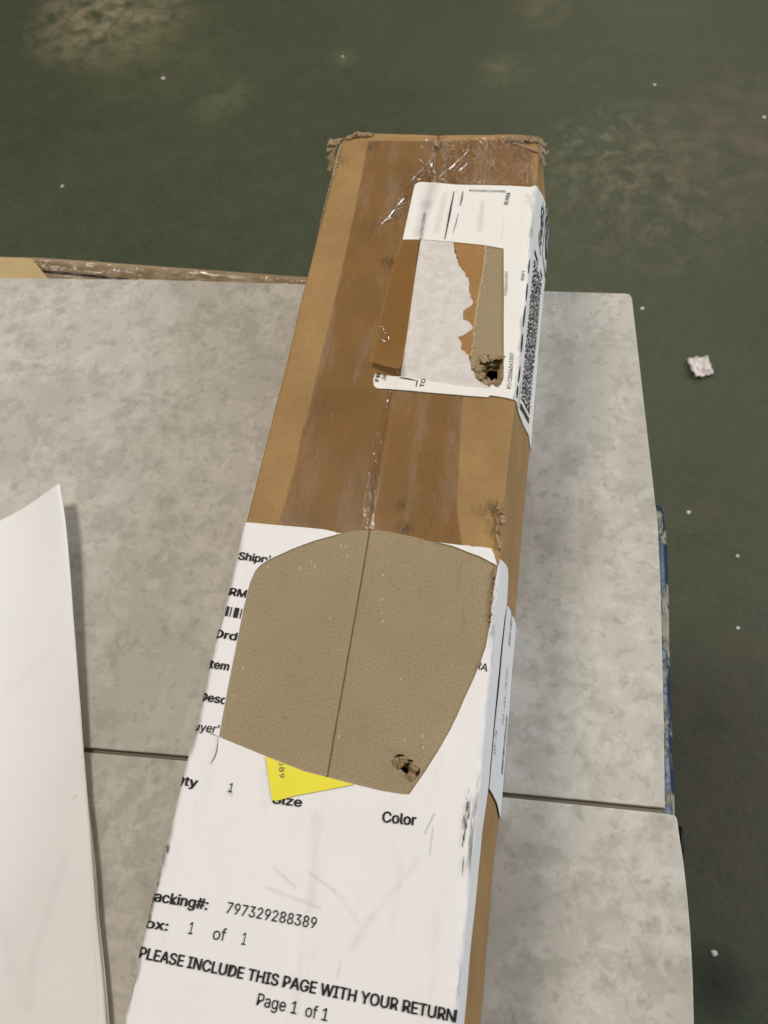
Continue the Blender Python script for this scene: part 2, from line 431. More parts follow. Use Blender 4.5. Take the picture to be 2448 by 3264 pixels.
# ------------------------------------------------------------------ generic solid builders
def prism(name, outline, z0, z1, mat, parent=None, bevel=0.0, uvs=True, seg=2):
    bm = bm_poly(outline)
    for v in bm.verts: v.co.z = z1
    bmesh.ops.dissolve_limit(bm, angle_limit=.01, verts=bm.verts, edges=bm.edges)
    r = bmesh.ops.extrude_face_region(bm, geom=bm.faces[:])
    vs = [g for g in r['geom'] if isinstance(g, bmesh.types.BMVert)]
    tops = [f for f in bm.faces]
    for v in vs: v.co.z = z0
    bmesh.ops.recalc_face_normals(bm, faces=bm.faces)
    if bevel:
        es = [e for e in bm.edges if all(abs(v.co.z - z1) < 1e-6 for v in e.verts) and len(e.link_faces) == 2 and any(abs(f.normal.z) < .3 for f in e.link_faces)]
        bmesh.ops.bevel(bm, geom=es, offset=bevel, segments=seg, affect='EDGES', profile=.6)
    uvl = bm.loops.layers.uv.new('UVMap')
    for f in bm.faces:
        for l in f.loops: l[uvl].uv = (l.vert.co.x + l.vert.co.z, l.vert.co.y)
    me = bpy.data.meshes.new(name); bm.to_mesh(me); bm.free()
    return link(name, me, mat, parent)
def free_sheet(name, fnp, nu, nv, mat, parent=None, thick=0.0):
    bm = bmesh.new(); uvl = bm.loops.layers.uv.new('UVMap')
    g = [[bm.verts.new(fnp(i / nu, j / nv)) for j in range(nv + 1)] for i in range(nu + 1)]
    for i in range(nu):
        for j in range(nv):
            f = bm.faces.new((g[i][j], g[i + 1][j], g[i + 1][j + 1], g[i][j + 1])); f.smooth = True
            for l in f.loops: l[uvl].uv = (l.vert.co.x, l.vert.co.y)
    bm.normal_update()
    bm.faces.ensure_lookup_table()
    if sum(f.normal.z for f in bm.faces) < 0:
        for f in bm.faces: f.normal_flip()
    me = bpy.data.meshes.new(name); bm.to_mesh(me); bm.free()
    o = link(name, me, mat, parent)
    if thick:
        md = o.modifiers.new('thickness', 'SOLIDIFY'); md.thickness = thick; md.offset = -1
    return o
def P2(px, py, z=0.0):
    p = at(px, py, z); return (p.x, p.y)

# ------------------------------------------------------------------ tiles
TT_ = .007
right = [P2(*p) for p in ((1352, 633.5), (1361, 636), (1365.5, 644), (1373, 715), (1382, 800), (1391, 875), (1401, 955), (1411, 1040), (1421, 1130), (1427, 1260), (1431, 1400), (1434.5, 1560), (1437, 1746))]
back = [P2(*p) for p in ((-260, 596), (0, 600), (330, 604), (650, 612), (1000, 623), (1180, 629))]
gapA = [P2(*p) for p in ((1085, 1711), (404, 1633), (190, 1615), (-80, 1588), (-400, 1556))]
t1 = thing('floor_tile', 'grey stone look tile under the far half of the long box', 'tile', (0, 0, -TT_), 'grey tiles under the box')
ups = right + gapA
xmin = -.36
far_left = (xmin, back[1][1] - .001); 
outl = [p for p in back if p[0] > xmin] + right + [p for p in gapA if p[0] > xmin]
gl = gapA[-1]
outl += [(xmin, gapA[-2][1])] if gapA[-1][0] < xmin else []
outl += [(xmin, back[1][1])]
def local(o, z):  # move mesh so its parent's base stays the origin
    o.location = (0, 0, z)
sl = prism('slab', outl, 0, TT_, M_TILE, t1, .0007)
# tongue that sticks out under the front edge
ga = [P2(*p, 0) for p in ((1434, 1745), (1085, 1711), (404, 1633), (190, 1615), (-80, 1588))]
gb = [(x + .0001, y - .0030) for x, y in ga]
tg = prism('tongue', ga + gb[::-1], .0006, TT_ - .0021, M_TONGUE, t1, .0003)
t2 = thing('floor_tile', 'grey stone look tile nearest the viewer beside the printed page', 'tile', (0, 0, -TT_), 'grey tiles under the box')
low = [P2(*p) for p in ((1436, 1757), (1085, 1721.5), (404, 1643.5), (190, 1625), (-80, 1598))]
lr = [P2(*p) for p in ((1455, 1760.5), (1461, 1764), (1463.5, 1772), (1469, 1812), (1476, 1856), (1485, 1935), (1491.5, 2010), (1497, 2110), (1500, 2212), (1503, 2330))]
outl2 = low[::-1] + lr + [(lr[-1][0] + .003, -.42), (xmin, -.42), (xmin, low[-1][1])]
prism('slab', outl2, 0, TT_, M_TILE, t2, .0007)
for i, s_ in enumerate((.0, .0)): pass

# ------------------------------------------------------------------ carton of tiles under them, taped
CZ = -TT_ - .0005
ct = thing('tile_carton', 'taped brown cardboard carton under the grey tiles', 'carton', (0, 0, CZ - .044))
cb = [P2(*p, CZ - .003) for p in ((-300, 552), (0, 554), (90, 556), (330, 574), (655, 597), (760, 606))]
cx1 = .115
con = cb + [(cx1, cb[-1][1] - .03), (cx1 + .004, -.42), (-.40, -.42), (-.40, cb[0][1])]
prism('carton_body', con, 0, .041, M_CARTBODY, ct, .001)
fp = [P2(*p, CZ) for p in ((-280, 553), (0, 554.5), (66, 557), (100, 596), (112, 640), (-280, 640))]
prism('top_flap', fp, .0412, .0438, M_CARTON, ct, .0004)
def film(a, b_):
    p = Vector(P2(70 + a * 590, 558 + a * 42 + (a * (1 - a)) * -3, CZ)).lerp(Vector(P2(96 + a * 570, 598 + a * 20, CZ)), b_ * 1.5 - .05)
    z = .0420 + .0016 * abs(noise.noise(Vector((a * 9, b_ * 3, 1)))) * (1 - .6 * a) + .0012 * max(0, noise.noise(Vector((a * 30, b_ * 5, 4)))) - .0012 * b_
    return Vector((p.x, p.y, z))
free_sheet('carton_tape', film, 90, 14, M_CLEAR, ct)

# ------------------------------------------------------------------ cart with a chipped blue rail
RZ = -.056
rp = [P2(*p, RZ - .012) for p in ((1432, 1084), (1440, 1200), (1447, 1500), (1456, 1755))]
cart = thing('blue_cart', 'steel cart with a chipped blue painted edge below the tiles', 'cart', (0, 0, FZ))
def rail(name, xr, ytop, ybot, tilt, parent):
    bm = bmesh.new(); n = 60; prof = []
    hw = .011
    for k in range(12):
        a = 2 * math.pi * k / 12
        prof.append((hw * math.copysign(abs(math.cos(a)) ** .6, math.cos(a)), .012 * math.copysign(abs(math.sin(a)) ** .6, math.sin(a))))
    rings = []
    for i in range(n + 1):
        t = i / n; y = ytop + (ybot - ytop) * t
        e = 1 - .35 * math.exp(-i * 1.2) - (.6 if i == 0 else 0)
        x = xr(y) - hw + .0004 * noise.noise(Vector((0, y * 60, 0)))
        rings.append([bm.verts.new((x + px * e, y, (RZ - FZ) - .012 + pz * e)) for px, pz in prof])
    for a, b_ in zip(rings, rings[1:]):
        for k in range(12):
            f = bm.faces.new((a[k], b_[k], b_[(k + 1) % 12], a[(k + 1) % 12])); f.smooth = True
    bm.faces.new(rings[0]); bm.faces.new(rings[-1][::-1])
    bmesh.ops.recalc_face_normals(bm, faces=bm.faces)
    me = bpy.data.meshes.new(name); bm.to_mesh(me); bm.free()
    return link(name, me, M_BLUE, parent)
def xr(y):
    ps = sorted((p[1], p[0]) for p in rp)
    if y <= ps[0][0]:
        (y0, x0), (y1, x1) = ps[0], ps[1]; return x0 + (x1 - x0) * (y - y0) / (y1 - y0)
    for (y0, x0), (y1, x1) in zip(ps, ps[1:]):
        if y <= y1: return x0 + (x1 - x0) * (y - y0) / (y1 - y0)
    return ps[-1][1]
rail('rail', xr, rp[0][1], -.42, 0, cart)
def boxm(name, x0, x1, y0, y1, z0, z1, mat, parent, bev=.002):
    return prism(name, [(x0, y0), (x1, y0), (x1, y1), (x0, y1)], z0, z1, mat, parent, bev)
M_STEEL = simple('dark_steel', (.03, .032, .036), .5)
boxm('deck', -.45, xr(-.4) - .022, -.41, rp[0][1] - .004, RZ - FZ - .03, CZ - .044 - FZ - .0005, M_STEEL, cart)
for lx in (-.42, xr(-.35) - .05):
    for ly in (-.38, rp[0][1] - .06):
        boxm('leg', lx, lx + .03, ly, ly + .03, 0.0, RZ - FZ - .03, M_STEEL, cart)
# rubber bumper peeking out beside the near tile
bp = at(1469, 1822, RZ - .012)
bm = bmesh.new(); bmesh.ops.create_uvsphere(bm, u_segments=20, v_segments=12, radius=1)
for v in bm.verts:
    v.co = Vector((bp.x + v.co.x * .0022, bp.y + math.copysign(abs(v.co.y) ** .7, v.co.y) * .009, (RZ - .014 - FZ) + v.co.z * .008))
for f in bm.faces: f.smooth = True
me = bpy.data.meshes.new('rubber_bumper'); bm.to_mesh(me); bm.free(); link('rubber_bumper', me, M_BLACK, cart)

# ------------------------------------------------------------------ the long box
box = thing('shipping_box', 'long battered brown cardboard box with white labels lying across grey tiles', 'box', (0, 0, 0))
HOLE1 = torn([top(*p) for p in ((1030, 800), (1038, 781), (1052, 774), (1066, 772), (1084, 768), (1085, 800), (1083, 824), (1072, 828), (1060, 826), (1044, 815))], .0006, .0014, seed=1)
HOLE2 = torn([top(*p) for p in ((852, 1634), (862, 1629), (875, 1635), (895, 1646), (905, 1656), (908, 1668), (898, 1684), (884, 1680), (872, 1668), (858, 1662))], .0005, .0012, seed=2)
UE = arcu(SIDE)
body = sheet('body', [(-UE, V_NEAR), (UE, V_NEAR), (UE, V_END), (-UE, V_END)], M_BOARD, box, 0.0, holes=[HOLE1, HOLE2], groove=.0015)
# end panels and bottom
def panel(name, v, flip):
    bm = bmesh.new(); uvl = bm.loops.layers.uv.new('UVMap')
    us = [u for u in ULINES if -UE < u < UE]; us = [-UE] + us + [UE]
    ring = [bm.verts.new(S(u, v, -.0002, .0013)) for u in us]
    f = bm.faces.new(ring)
    for l in f.loops: l[uvl].uv = (l.vert.co.x, l.vert.co.z)
    bmesh.ops.triangulate(bm, faces=bm.faces)
    me = bpy.data.meshes.new(name); bm.to_mesh(me); bm.free()
    return link(name, me, M_BOARD, box)
panel('end_panel', V_END, False); panel('end_panel', V_NEAR, True)
bl, br = S(-UE, 0, 0).x, S(UE, 0, 0).x
prism('bottom_panel', [(bl + .001, V_NEAR), (br - .001, V_NEAR), (br - .001, V_END), (bl + .001, V_END)], .0003, .003, M_BOARD, box)

# torn flute layers seen in the two punched holes
def shrink(pts, f, dx=0, dy=0):
    cx = sum(p[0] for p in pts) / len(pts); cy = sum(p[1] for p in pts) / len(pts)
    return [(cx + (p[0] - cx) * f + dx, cy + (p[1] - cy) * f + dy) for p in pts]
def flute(hole, f_in, dx, dy, h, seed, pitch=.0062, amp=.0009):
    o = shrink(hole, 1.45); i = torn(shrink(hole, f_in, dx, dy), .0005, .0012, seed=seed)
    return sheet('corrugated_layer', o, M_FLUTE, box, h, holes=[i], fn=lambda u, v: amp * math.sin(2 * math.pi * u / pitch) + .0007 * noise.noise(Vector((u * 300, v * 300, seed))), groove=0,
                 ul=[k * .001 for k in range(-80, 80)], vl=[k * .0015 for k in range(-200, 200)])
flute(HOLE1, .62, .0008, -.0012, -.0016, 11); flute(HOLE1, .46, .0005, -.0016, -.0036, 12)
flute(HOLE2, .58, -.0006, -.0002, -.0014, 13, amp=.0005); flute(HOLE2, .30, -.0012, -.0006, -.0030, 14, amp=.0005)
# curled shreds round the rims
def shred(name, base_px, tip_px, width, lift, mat, seed, zbase=None, parent=None, seg=10):
    a = Vector(top(*base_px)); b_ = Vector(top(*tip_px)); d = b_ - a; nrm = Vector((-d.y, d.x)).normalized()
    rnd = random.Random(seed); off = rnd.uniform(0, 99)
    def fp_(i, j):
        fr = 1 + (.35 * noise.noise(Vector((j * 7 + off, 1, 1)))) * i
        p = a + d * i * fr; wd = width * (.9 + .7 * noise.noise(Vector((i * 5, off, 0))))
        q = p + nrm * (j - .5) * wd
        base = S(max(-UE, min(UE, q.x)), min(q.y, V_END), .0003)
        base.x = q.x if abs(q.x) > W2 else base.x
        base.y = q.y
        if abs(q.x) > W2 or q.y > V_END: base.z = max(base.z, H - .004)
        base.z += lift * math.sin(i * 1.9) + .0011 * noise.noise(Vector((i * 5 + off, j * 5, 2))) * (i > 0) + .0003 * noise.noise(Vector((i * 14 + off, j * 11, 3)))
        base += Vector((noise.noise(Vector((i * 9, j * 9 + off, 5))), noise.noise(Vector((i * 9 + off, j * 9, 6))), 0)) * .00045
        return base
    return free_sheet(name, fp_, seg, 9, mat, parent or box, .00022)
for k, (a, c, wd, lf) in enumerate((((1040, 768), (1052, 786), .004, .0012), ((1060, 764), (1068, 782), .004, .0015), ((1078, 762), (1082, 778), .004, .0008), ((1026, 790), (1040, 800), .005, .0004), ((1032, 812), (1047, 816), .004, .0006))):
    shred('torn_flap', a, c, wd, lf, M_TORN, 40 + k)
for k, (a, c, wd, lf) in enumerate((((851, 1640), (868, 1656), .0035, .0003), ((872, 1634), (874, 1650), .003, .0006), ((902, 1652), (890, 1664), .004, .0008), ((895, 1684), (884, 1670), .003, .0006))):
    shred('torn_flap', a, c, wd, lf, M_TORN, 60 + k)

# ---- tape on the upper half
tape_l = [(797, 303), (768, 452), (748, 545), (690, 790), (640, 1010), (600, 1142)]
tape_r = [(1000, 1180), (988, 1100), (1000, 870), (1030, 600), (1092, 420), (1092, 300)]
sheet('brown_tape', [top(*p) for p in tape_l] + [top(720, 1150), top(738, 1149), top(792, 1141), top(840, 1146), top(895, 1158), top(945, 1172)] + [top(*p) for p in tape_r], M_TAPE, box, .00022, thick=.0)
sheet('brown_tape', [top(*p) for p in ((655, 930), (640, 1008), (604, 1139), (735, 1147), (792, 1140), (812, 1143), (842, 850), (845, 842), (700, 838))], M_TAPE2, box, .0004)
tp_fn = lambda u, v: max(0.0, 1 - (v - top(830, 800)[1]) / .016) ** 2 * .0040 + .0005 * noise.noise(Vector((u * 130, v * 130, 2))) * (1.2 if v < top(830, 690)[1] else .3) + .0004
M_STRIP = m_tape('loose_brown_tape', (.985, .95, .85), .15, .25, 90, milky=.06, film=srgb(158, 112, 56))
FINEU = [k * .0015 for k in range(-60, 60)]; FINEV = [k * .0015 for k in range(-250, 250)]
sheet('loose_tape_strip', [top(*p) for p in ((868, 520), (906, 518), (897, 590), (880, 720), (866, 811), (849, 806), (824, 797), (800, 787), (808, 740), (832, 640), (852, 570))], M_STRIP, box, .0006, fn=tp_fn, thick=.0, ul=FINEU, vl=FINEV)
sheet('tape_crease', torn([top(*p) for p in ((836, 838), (846, 838), (838, 900), (826, 960), (814, 1040), (808, 1143), (780, 1143), (790, 1060), (803, 980), (818, 920))], .0004, .003, seed=5), M_STREAK, box, .0006, fn=lambda u, v: .00015 * noise.noise(Vector((u * 300, v * 120, 9))), ul=FINEU, vl=FINEV)
cr_fn = lambda u, v: .0012 * abs(noise.noise(Vector((u * 55 + v * 40, v * 30 - u * 30, 7)))) + .0007 * abs(noise.noise(Vector((u * 160 - v * 90, v * 90 + u * 60, 2))))
sheet('clear_tape', [top(*p) for p in ((824, 484), (876, 404), (930, 345), (948, 300), (1100, 296), (1148, 318), (1152, 404), (986, 397), (908, 392), (893, 402), (884, 446), (862, 470))], M_CLEAR, box, .0005, fn=cr_fn, ul=FINEU, vl=FINEV)

def m_wrinkle():  # gloss held high so the added ridges show as glints
    m, nt, out = new_mat('tape_glint_film'); b = NB(nt)
    tr = b.n('BsdfTransparent', i={0: (.97, .95, .91, 1)}); gl = b.n('BsdfGlossy', i={'Color': (1, 1, 1, 1), 'Roughness': .14})
    k = b.n('MixShader', i={0: .16, 1: tr.outputs[0], 2: gl.outputs[0]})
    nt.links.new(k.outputs[0], out.inputs[0]); return m
M_WRINKLE = m_wrinkle()
def wrinkle(pts, wd, hg, seed, parent=None, place=None, h0=.0009, name='tape_glint_ridge', mat=None, rag=0.0):
    place = place or (lambda p: S(p.x, p.y, h0))
    P = [Vector(p) for p in pts]
    def pos(t):
        x = t * (len(P) - 1); k = min(int(x), len(P) - 2); return P[k].lerp(P[k + 1], x - k), (P[k + 1] - P[k]).normalized()
    def fp_(i, j):
        p, d = pos(i); n_ = Vector((-d.y, d.x)); tap = math.sin(math.pi * (.06 + .88 * i)) * (.75 + .5 * noise.noise(Vector((i * 7, seed, 0))))
        if rag: tap = (.55 + .45 * min(1, 6 * i, 6 * (1 - i))) * (1 + rag * noise.noise(Vector((i * 23, round(j) * 5, seed))))
        q = p + n_ * (j - .5) * wd * tap + n_ * .0006 * noise.noise(Vector((i * 5, seed, 3)))
        r = place(q); r.z += hg * tap * max(0, 1 - (2 * j - 1) ** 2) * (1 + .4 * noise.noise(Vector((i * 13, j * 2, seed)))); return r
    return free_sheet(name, fp_, 24, 8, mat or M_WRINKLE, parent or box, .0002 if mat else 0)
T2 = lambda *ps: [top(*p) for p in ps]
for k, (ps, wd, hg) in enumerate((  # ridges added where the tape glints, shaped to catch the lamps
    (T2((1022, 300), (1034, 304), (1046, 312)), .0042, .0012), (T2((1050, 348), (1060, 358), (1073, 371)), .0030, .0010),
    (T2((922, 342), (930, 356), (938, 372), (952, 388)), .0028, .0009), (T2((935, 350), (926, 362), (930, 376)), .0022, .0008),
    (T2((876, 404), (898, 378), (930, 345)), .0020, .0005), (T2((824, 486), (846, 462), (884, 414)), .0020, .0005), (T2((835, 478), (860, 452), (890, 428)), .0020, .0004),
    (T2((948, 384), (990, 345), (1020, 318)), .0022, .0005), (T2((962, 392), (1010, 352), (1048, 330)), .0020, .0005), (T2((985, 396), (1020, 384), (1090, 372)), .0020, .0005),
    (T2((944, 384), (962, 392), (972, 397)), .0024, .0010), (T2((1005, 392), (1018, 398), (1030, 399)), .0024, .0009), (T2((830, 464), (838, 474), (846, 480)), .0022, .0008),
    (T2((822, 704), (830, 716), (844, 736)), .0042, .0013), (T2((820, 730), (828, 738), (842, 738)), .0036, .0011), (T2((848, 790), (856, 800), (862, 808)), .0024, .0010), (T2((843, 845), (838, 862), (834, 884)), .0018, .0006),
    (T2((910, 318), (916, 304), (928, 298)), .0022, .0007), (T2((890, 330), (905, 345), (918, 352)), .0020, .0006))):
    wrinkle(ps, wd * .75, hg * .85, 3.7 * k)
for k, (ps, wd, hg) in enumerate((((72, 558), (110, 564), (160, 572), (205, 580)), ((98, 575), (118, 580), (132, 582)), ((150, 584), (185, 587), (222, 590)), ((195, 562), (210, 566), (222, 568)), ((225, 582), (262, 586), (292, 592)), ((285, 578), (300, 582), (318, 588)), ((400, 588), (440, 592), (480, 596)))[0:0] or [
    (((72, 558), (110, 564), (160, 572), (205, 580)), .0026, .0010), (((98, 575), (118, 580), (132, 582)), .004, .0016), (((150, 584), (185, 587), (222, 590)), .004, .0014), (((195, 562), (210, 566), (222, 568)), .0032, .0014),
    (((225, 582), (262, 586), (292, 592)), .0036, .0014), (((285, 578), (300, 582), (318, 588)), .003, .0012), (((400, 588), (440, 592), (480, 596)), .003, .001)]):
    wrinkle([P2(*p, CZ) for p in ps], wd, hg, 50 + k, ct, lambda p: Vector((p.x, p.y, .0440)))  # more added glint ridges, on the carton tape
# ---- upper shipping label, with the rectangle that was cut out of it
win = [(870, 518), (908, 517), (980, 524), (1049, 532), (1088, 539), (1088.5, 640), (1088, 745), (1087.3, 821), (1081, 834), (1066, 822), (1057, 841), (1005, 837), (909, 821), (876, 814), (846, 812), (810, 806)]
lab_top = [(894.8, 404), (898, 397), (907, 393.3), (986, 398.5), (1080, 403), (1145, 406.5)]
lab_bot = [(806, 818), (807, 832), (814, 838), (843, 840), (939, 849.5), (1053, 860), (1059, 856), (1094, 861)]
lab_side_top = [(1159, 411), (1166, 424), (1173, 440), (1180, 461), (1183.5, 480)]
lab_side_bot = [(1141, 957), (1138, 943), (1124, 915), (1115.7, 895), (1108.7, 873), (1101, 864)]
o = [top(*p) for p in lab_top] + [side(*p) for p in lab_side_top] + [(UE, side(1183, 486)[1] - .006), (UE, side(1141, 957)[1])] + [(arcu(t), v) for t, v in ((.061, .0848), (.028, .0711), (.0099, .0657), (.003, .0652), (.0006, .0654))] + [top(*p) for p in lab_bot[::-1]] + [top(*p) for p in win[::-1]]
ship = sheet('shipping_label', o, M_LABEL, box, .00075, thick=.0006, fn=lambda u, v: .0002 * noise.noise(Vector((u * 60, v * 60, 4))))
resid = [(909, 516), (980, 523), (985, 557), (992, 576), (1005, 592), (1013, 610), (1013, 631), (1019.6, 647), (1019.6, 658), (1001, 671), (999.7, 690), (1018, 702), (1022, 708), (1005, 722), (989, 728), (997, 743), (997, 757), (1013, 768), (1017, 800), (1031, 821), (1058, 838), (1057, 845), (1005, 840), (909, 824), (866, 816), (866, 808), (875, 745), (893, 620)]
rp_ = [top(*p) for p in resid]
rs = rp_[:1] + torn(rp_[1:21], .0006, .0015, False, 3) + rp_[21:]
sheet('peeled_label_backing', rs, M_RESID, box, .0005, thick=.0003)
rem = [(980, 523), (1049, 531), (1045, 573), (1039.6, 605), (1034, 634), (1029, 666), (1023.6, 706), (1020, 745), (1017, 770), (1000, 770), (985, 740), (985, 690), (995, 665), (1000, 600)]
rr = [top(*p) for p in rem]
sheet('torn_tape_remnant', rr[:2] + torn(rr[1:9], .0005, .0015, False, 4)[1:] + rr[9:], M_TAPEREM, box, .00036, thick=.0003)
col_ = [top(*p) for p in ((1049, 529), (1092, 537), (1093, 660), (1092, 836), (1040, 830), (1014, 812), (1017, 770), (1020, 745), (1023.6, 706), (1029, 666), (1034, 634), (1039.6, 605), (1045, 573))]
sheet('bare_strip', col_, M_BARE, box, .00014, holes=[HOLE1])
# ragged pale rim of the torn liner
for k, (p, q) in enumerate(zip(rem[1:8], rem[2:9])):
    a = Vector(top(*p)); b_ = Vector(top(*q))
rim = [top(p[0] - 1.2, p[1]) for p in rem[1:9]]; rim2 = [top(p[0] + 4.5, p[1]) for p in rem[1:9]]
sheet('torn_rim', torn(rim, .0003, .001, False, 8) + torn(rim2, .0006, .001, False, 9)[::-1], m_cardboard('pale_torn_fibre', srgb(196, 170, 132), .15, .95, .05, 0, .003), box, .00042, thick=.0003)

# ---- lower printed page with the window knifed out of it
patch_L = [(736.8, 1152), (682, 1167.5), (631, 1187), (595.6, 1203), (576, 1213), (562, 1223), (551, 1236), (540.7, 1260), (526, 1319), (509, 1408), (492, 1490), (482, 1545), (474, 1593)]
patch_B = [(576.5, 1634.7), (658, 1666.6), (703, 1678), (766.5, 1695), (825.7, 1709.5), (866.5, 1716.2), (878, 1717.2), (885, 1716.4)]
patch_R = [(897, 1699), (919.7, 1666.6), (948, 1621.6), (973, 1577), (989, 1544), (1003, 1511), (1022, 1470), (1037, 1434), (1049.4, 1400), (1058.6, 1354), (1063, 1305), (1067.8, 1265), (1074, 1226)]
patch_T = [(1037, 1204), (1012.6, 1195), (976, 1180), (944.7, 1172.6), (893.7, 1159.7), (838.8, 1147.5), (815, 1144), (791.7, 1142.4), (772, 1143.5), (754, 1147)]
sheet('bare_patch', [top(*p) for p in patch_L + patch_B + patch_R + patch_T], M_BARE, box, .00012, holes=[HOLE2], groove=.0015)
side_pg = [(1080, 1209), (1088, 1220), (1091.7, 1229), (1092, 1244), (1087.7, 1302), (1083, 1336), (1067.8, 1474), (1048, 1700), (1037, 1795), (1035, 1837), (1023, 1959), (1011, 2073), (999, 2208)]
sp = [side(*p) for p in side_pg]
vt = top(537, 1130)[1]
pg = [(-W2 - .045, vt + .001), (-W2, vt), top(600, 1135.5), top(700, 1144)] + [top(*p) for p in patch_L + patch_B + patch_R] + [(W2 - .0005, top(1076, 1218)[1])] + sp + [(sp[-1][0], -.34), (-W2 - .045, -.34)]
page = sheet('printed_page', pg, M_PAGE, box, .0007, thick=.00055, fn=lambda u, v: .00015 * noise.noise(Vector((u * 50, v * 50, 14))))
frag = [(944.7, 1172.4), (1000, 1179), (1062, 1186), (1068, 1200), (1074, 1223)]
fr_ = [top(*p) for p in frag]
sheet('page_fragment', fr_[:1] + torn(fr_[1:], .0004, .002, False, 6) + [top(*p) for p in ((1037, 1203), (1012.6, 1194), (976, 1179.4))], M_PAGE, box, .0007, thick=.0005)
# white sticker on the right side
st = [(1087.7, 1307), (1097, 1324), (1107.4, 1344)]
ss = [side(*p) for p in st]
stick = sheet('side_sticker', ss + [(UE, ss[-1][1]), (UE, side(1077, 1770)[1]), side(1066, 1735), side(1049, 1703), side(1062, 1560), side(1075, 1430)], M_STICKER, box, .0005 if False else .0010, thick=.0003)
# yellow sticker, cut off by the knife
yel = sheet('yellow_sticker', [top(*p) for p in ((576.5, 1635.2), (658, 1667), (703, 1678.4), (766, 1695.5), (700, 1708), (640, 1719), (597, 1731), (589, 1728))], M_YEL, box, .0012, thick=.0003)

# ---- printing
try:      # the sans face that ships with Blender; falls back to the built-in one
    import os
    FONT = bpy.data.fonts.load(os.path.join(bpy.utils.system_resource('DATAFILES', path='fonts'), 'Inter.woff2'))
except Exception:
    FONT = None
def text_bm(s, shear=0.0, bold=0.0):
    c = bpy.data.curves.new('t', 'FONT'); c.body = s; c.size = 1.0
    if FONT: c.font = FONT
    c.size = 1.0; c.shear = shear; c.resolution_u = 3
    o_ = bpy.data.objects.new('t', c); COL.objects.link(o_)
    dg = bpy.context.evaluated_depsgraph_get()
    me_ = bpy.data.meshes.new_from_object(o_.evaluated_get(dg))
    bpy.data.objects.remove(o_); bpy.data.curves.remove(c)
    bm_ = bmesh.new(); bm_.from_mesh(me_); bpy.data.meshes.remove(me_)
    if bold > .002:
        src = bm_.verts[:] + bm_.edges[:] + bm_.faces[:]
        for k in ((1, 0), (-1, 0), (.5, .8), (-.5, -.8)):
            r = bmesh.ops.duplicate(bm_, geom=src)
            for g in r['geom']:
                if isinstance(g, bmesh.types.BMVert): g.co.x += k[0] * bold * 1.1; g.co.y += k[1] * bold * .6
    return bm_
_b = text_bm('H'); CAPH = max(v.co.y for v in _b.verts); _b.free()
def printed(s, p0, p1, hgt, parent, mat=None, bold=.012, shear=0.0, clips=(), h=.00105, f=top, name='printed_text', flip=False):
    """text from p0 to p1 along its baseline (box surface coordinates), cap height hgt metres"""
    bm_ = text_bm(s, shear, bold)
    xs = [v.co.x for v in bm_.verts]; x0, x1 = min(xs), max(xs)
    if len(s) == 1 and f is top: x0 -= .25; x1 += .25
    a = Vector(f(*p0)) if f else Vector(p0); b_ = Vector(f(*p1)) if f else Vector(p1)
    d = b_ - a; e = d / (x1 - x0); n_ = Vector((-d.y, d.x)).normalized() * (hgt * (.70 if f is top else 1.0) / CAPH)
    if flip: n_ = -n_
    for v in bm_.verts:
        q = a + e * (v.co.x - x0) + n_ * v.co.y; v.co = Vector((q.x, q.y, 0))
    bm_.normal_update()
    if bm_.faces and sum(fc.normal.z for fc in bm_.faces) < 0:
        for fc in bm_.faces: fc.normal_flip()
    for (ca, cb_, keep) in clips:        # keep the side of the line a-b on which point keep lies
        A = Vector(f(*ca)); B = Vector(f(*cb_)); Kp = Vector(f(*keep)); nn = Vector((-(B - A).y, (B - A).x))
        if nn.dot(Kp - A) > 0: nn = -nn
        cut(bm_, A, nn, True)
    return skin(name, bm_, mat or M_INK, parent, h, smooth=False)
# left column (starts round the fold, ends at the knife cut)
printed('Shipping', (517, 1210), (611, 1222), .0052, page, bold=.024, clips=[((620, 1190.5), (588, 1206), (560, 1190)), ((588, 1206), (560, 1224), (540, 1200))])
printed('RMA#', (497, 1287), (569, 1298), .0050, page, bold=.024, clips=[((541, 1262), (525, 1324), (490, 1280))])
printed('Order', (463, 1377), (543, 1390), .0050, page, bold=.024, clips=[((526, 1322), (509, 1408), (470, 1380))])
printed('Item', (446, 1442), (496, 1450), .0050, page, bold=.024)
printed('Desc', (430, 1513), (490, 1523), .0050, page, bold=.024, clips=[((493, 1490), (482, 1545), (440, 1510))])
printed("Buyer's", (404, 1576), (487, 1587), .0048, page, bold=.008, clips=[((484, 1540), (474, 1593), (430, 1570))])
printed('Qty', (377, 1693), (428, 1702), .0050, page, bold=.024)
printed('1', (488, 1710), (510, 1713.5), .0050, page, bold=.0)
sz = printed('Size', (588, 1735), (652, 1743), .0048, page, bold=.024)
printed('Color', (825, 1776), (899, 1784), .0056, page, bold=.024)
printed('Tracking#:', (306, 1942), (450, 1966), .0052, page, bold=.024)
printed('797329288389', (490, 1972), (682, 2006), .0054, page, bold=.004)
printed('Box:', (293, 2000.5), (365, 2011), .0046, page, bold=.024)
printed('1', (402, 2016), (425, 2020), .0058, page, bold=.0)
printed('of', (461, 2029), (488, 2033), .0058, page, bold=.0)
printed('1', (516, 2039), (538, 2043), .0058, page, bold=.0)
printed('PLEASE INCLUDE THIS PAGE WITH YOUR RETURN', (302, 2069), (983, 2208), .0053, page, bold=.024)
printed('Page 1  of 1', (555, 2171), (707, 2206), .0055, page, bold=.004)
printed('BRA', (1013, 1441), (1051, 1452), .0046, page, bold=.004, clips=[((1049.4, 1400), (1022, 1470), (1055, 1450)), ])
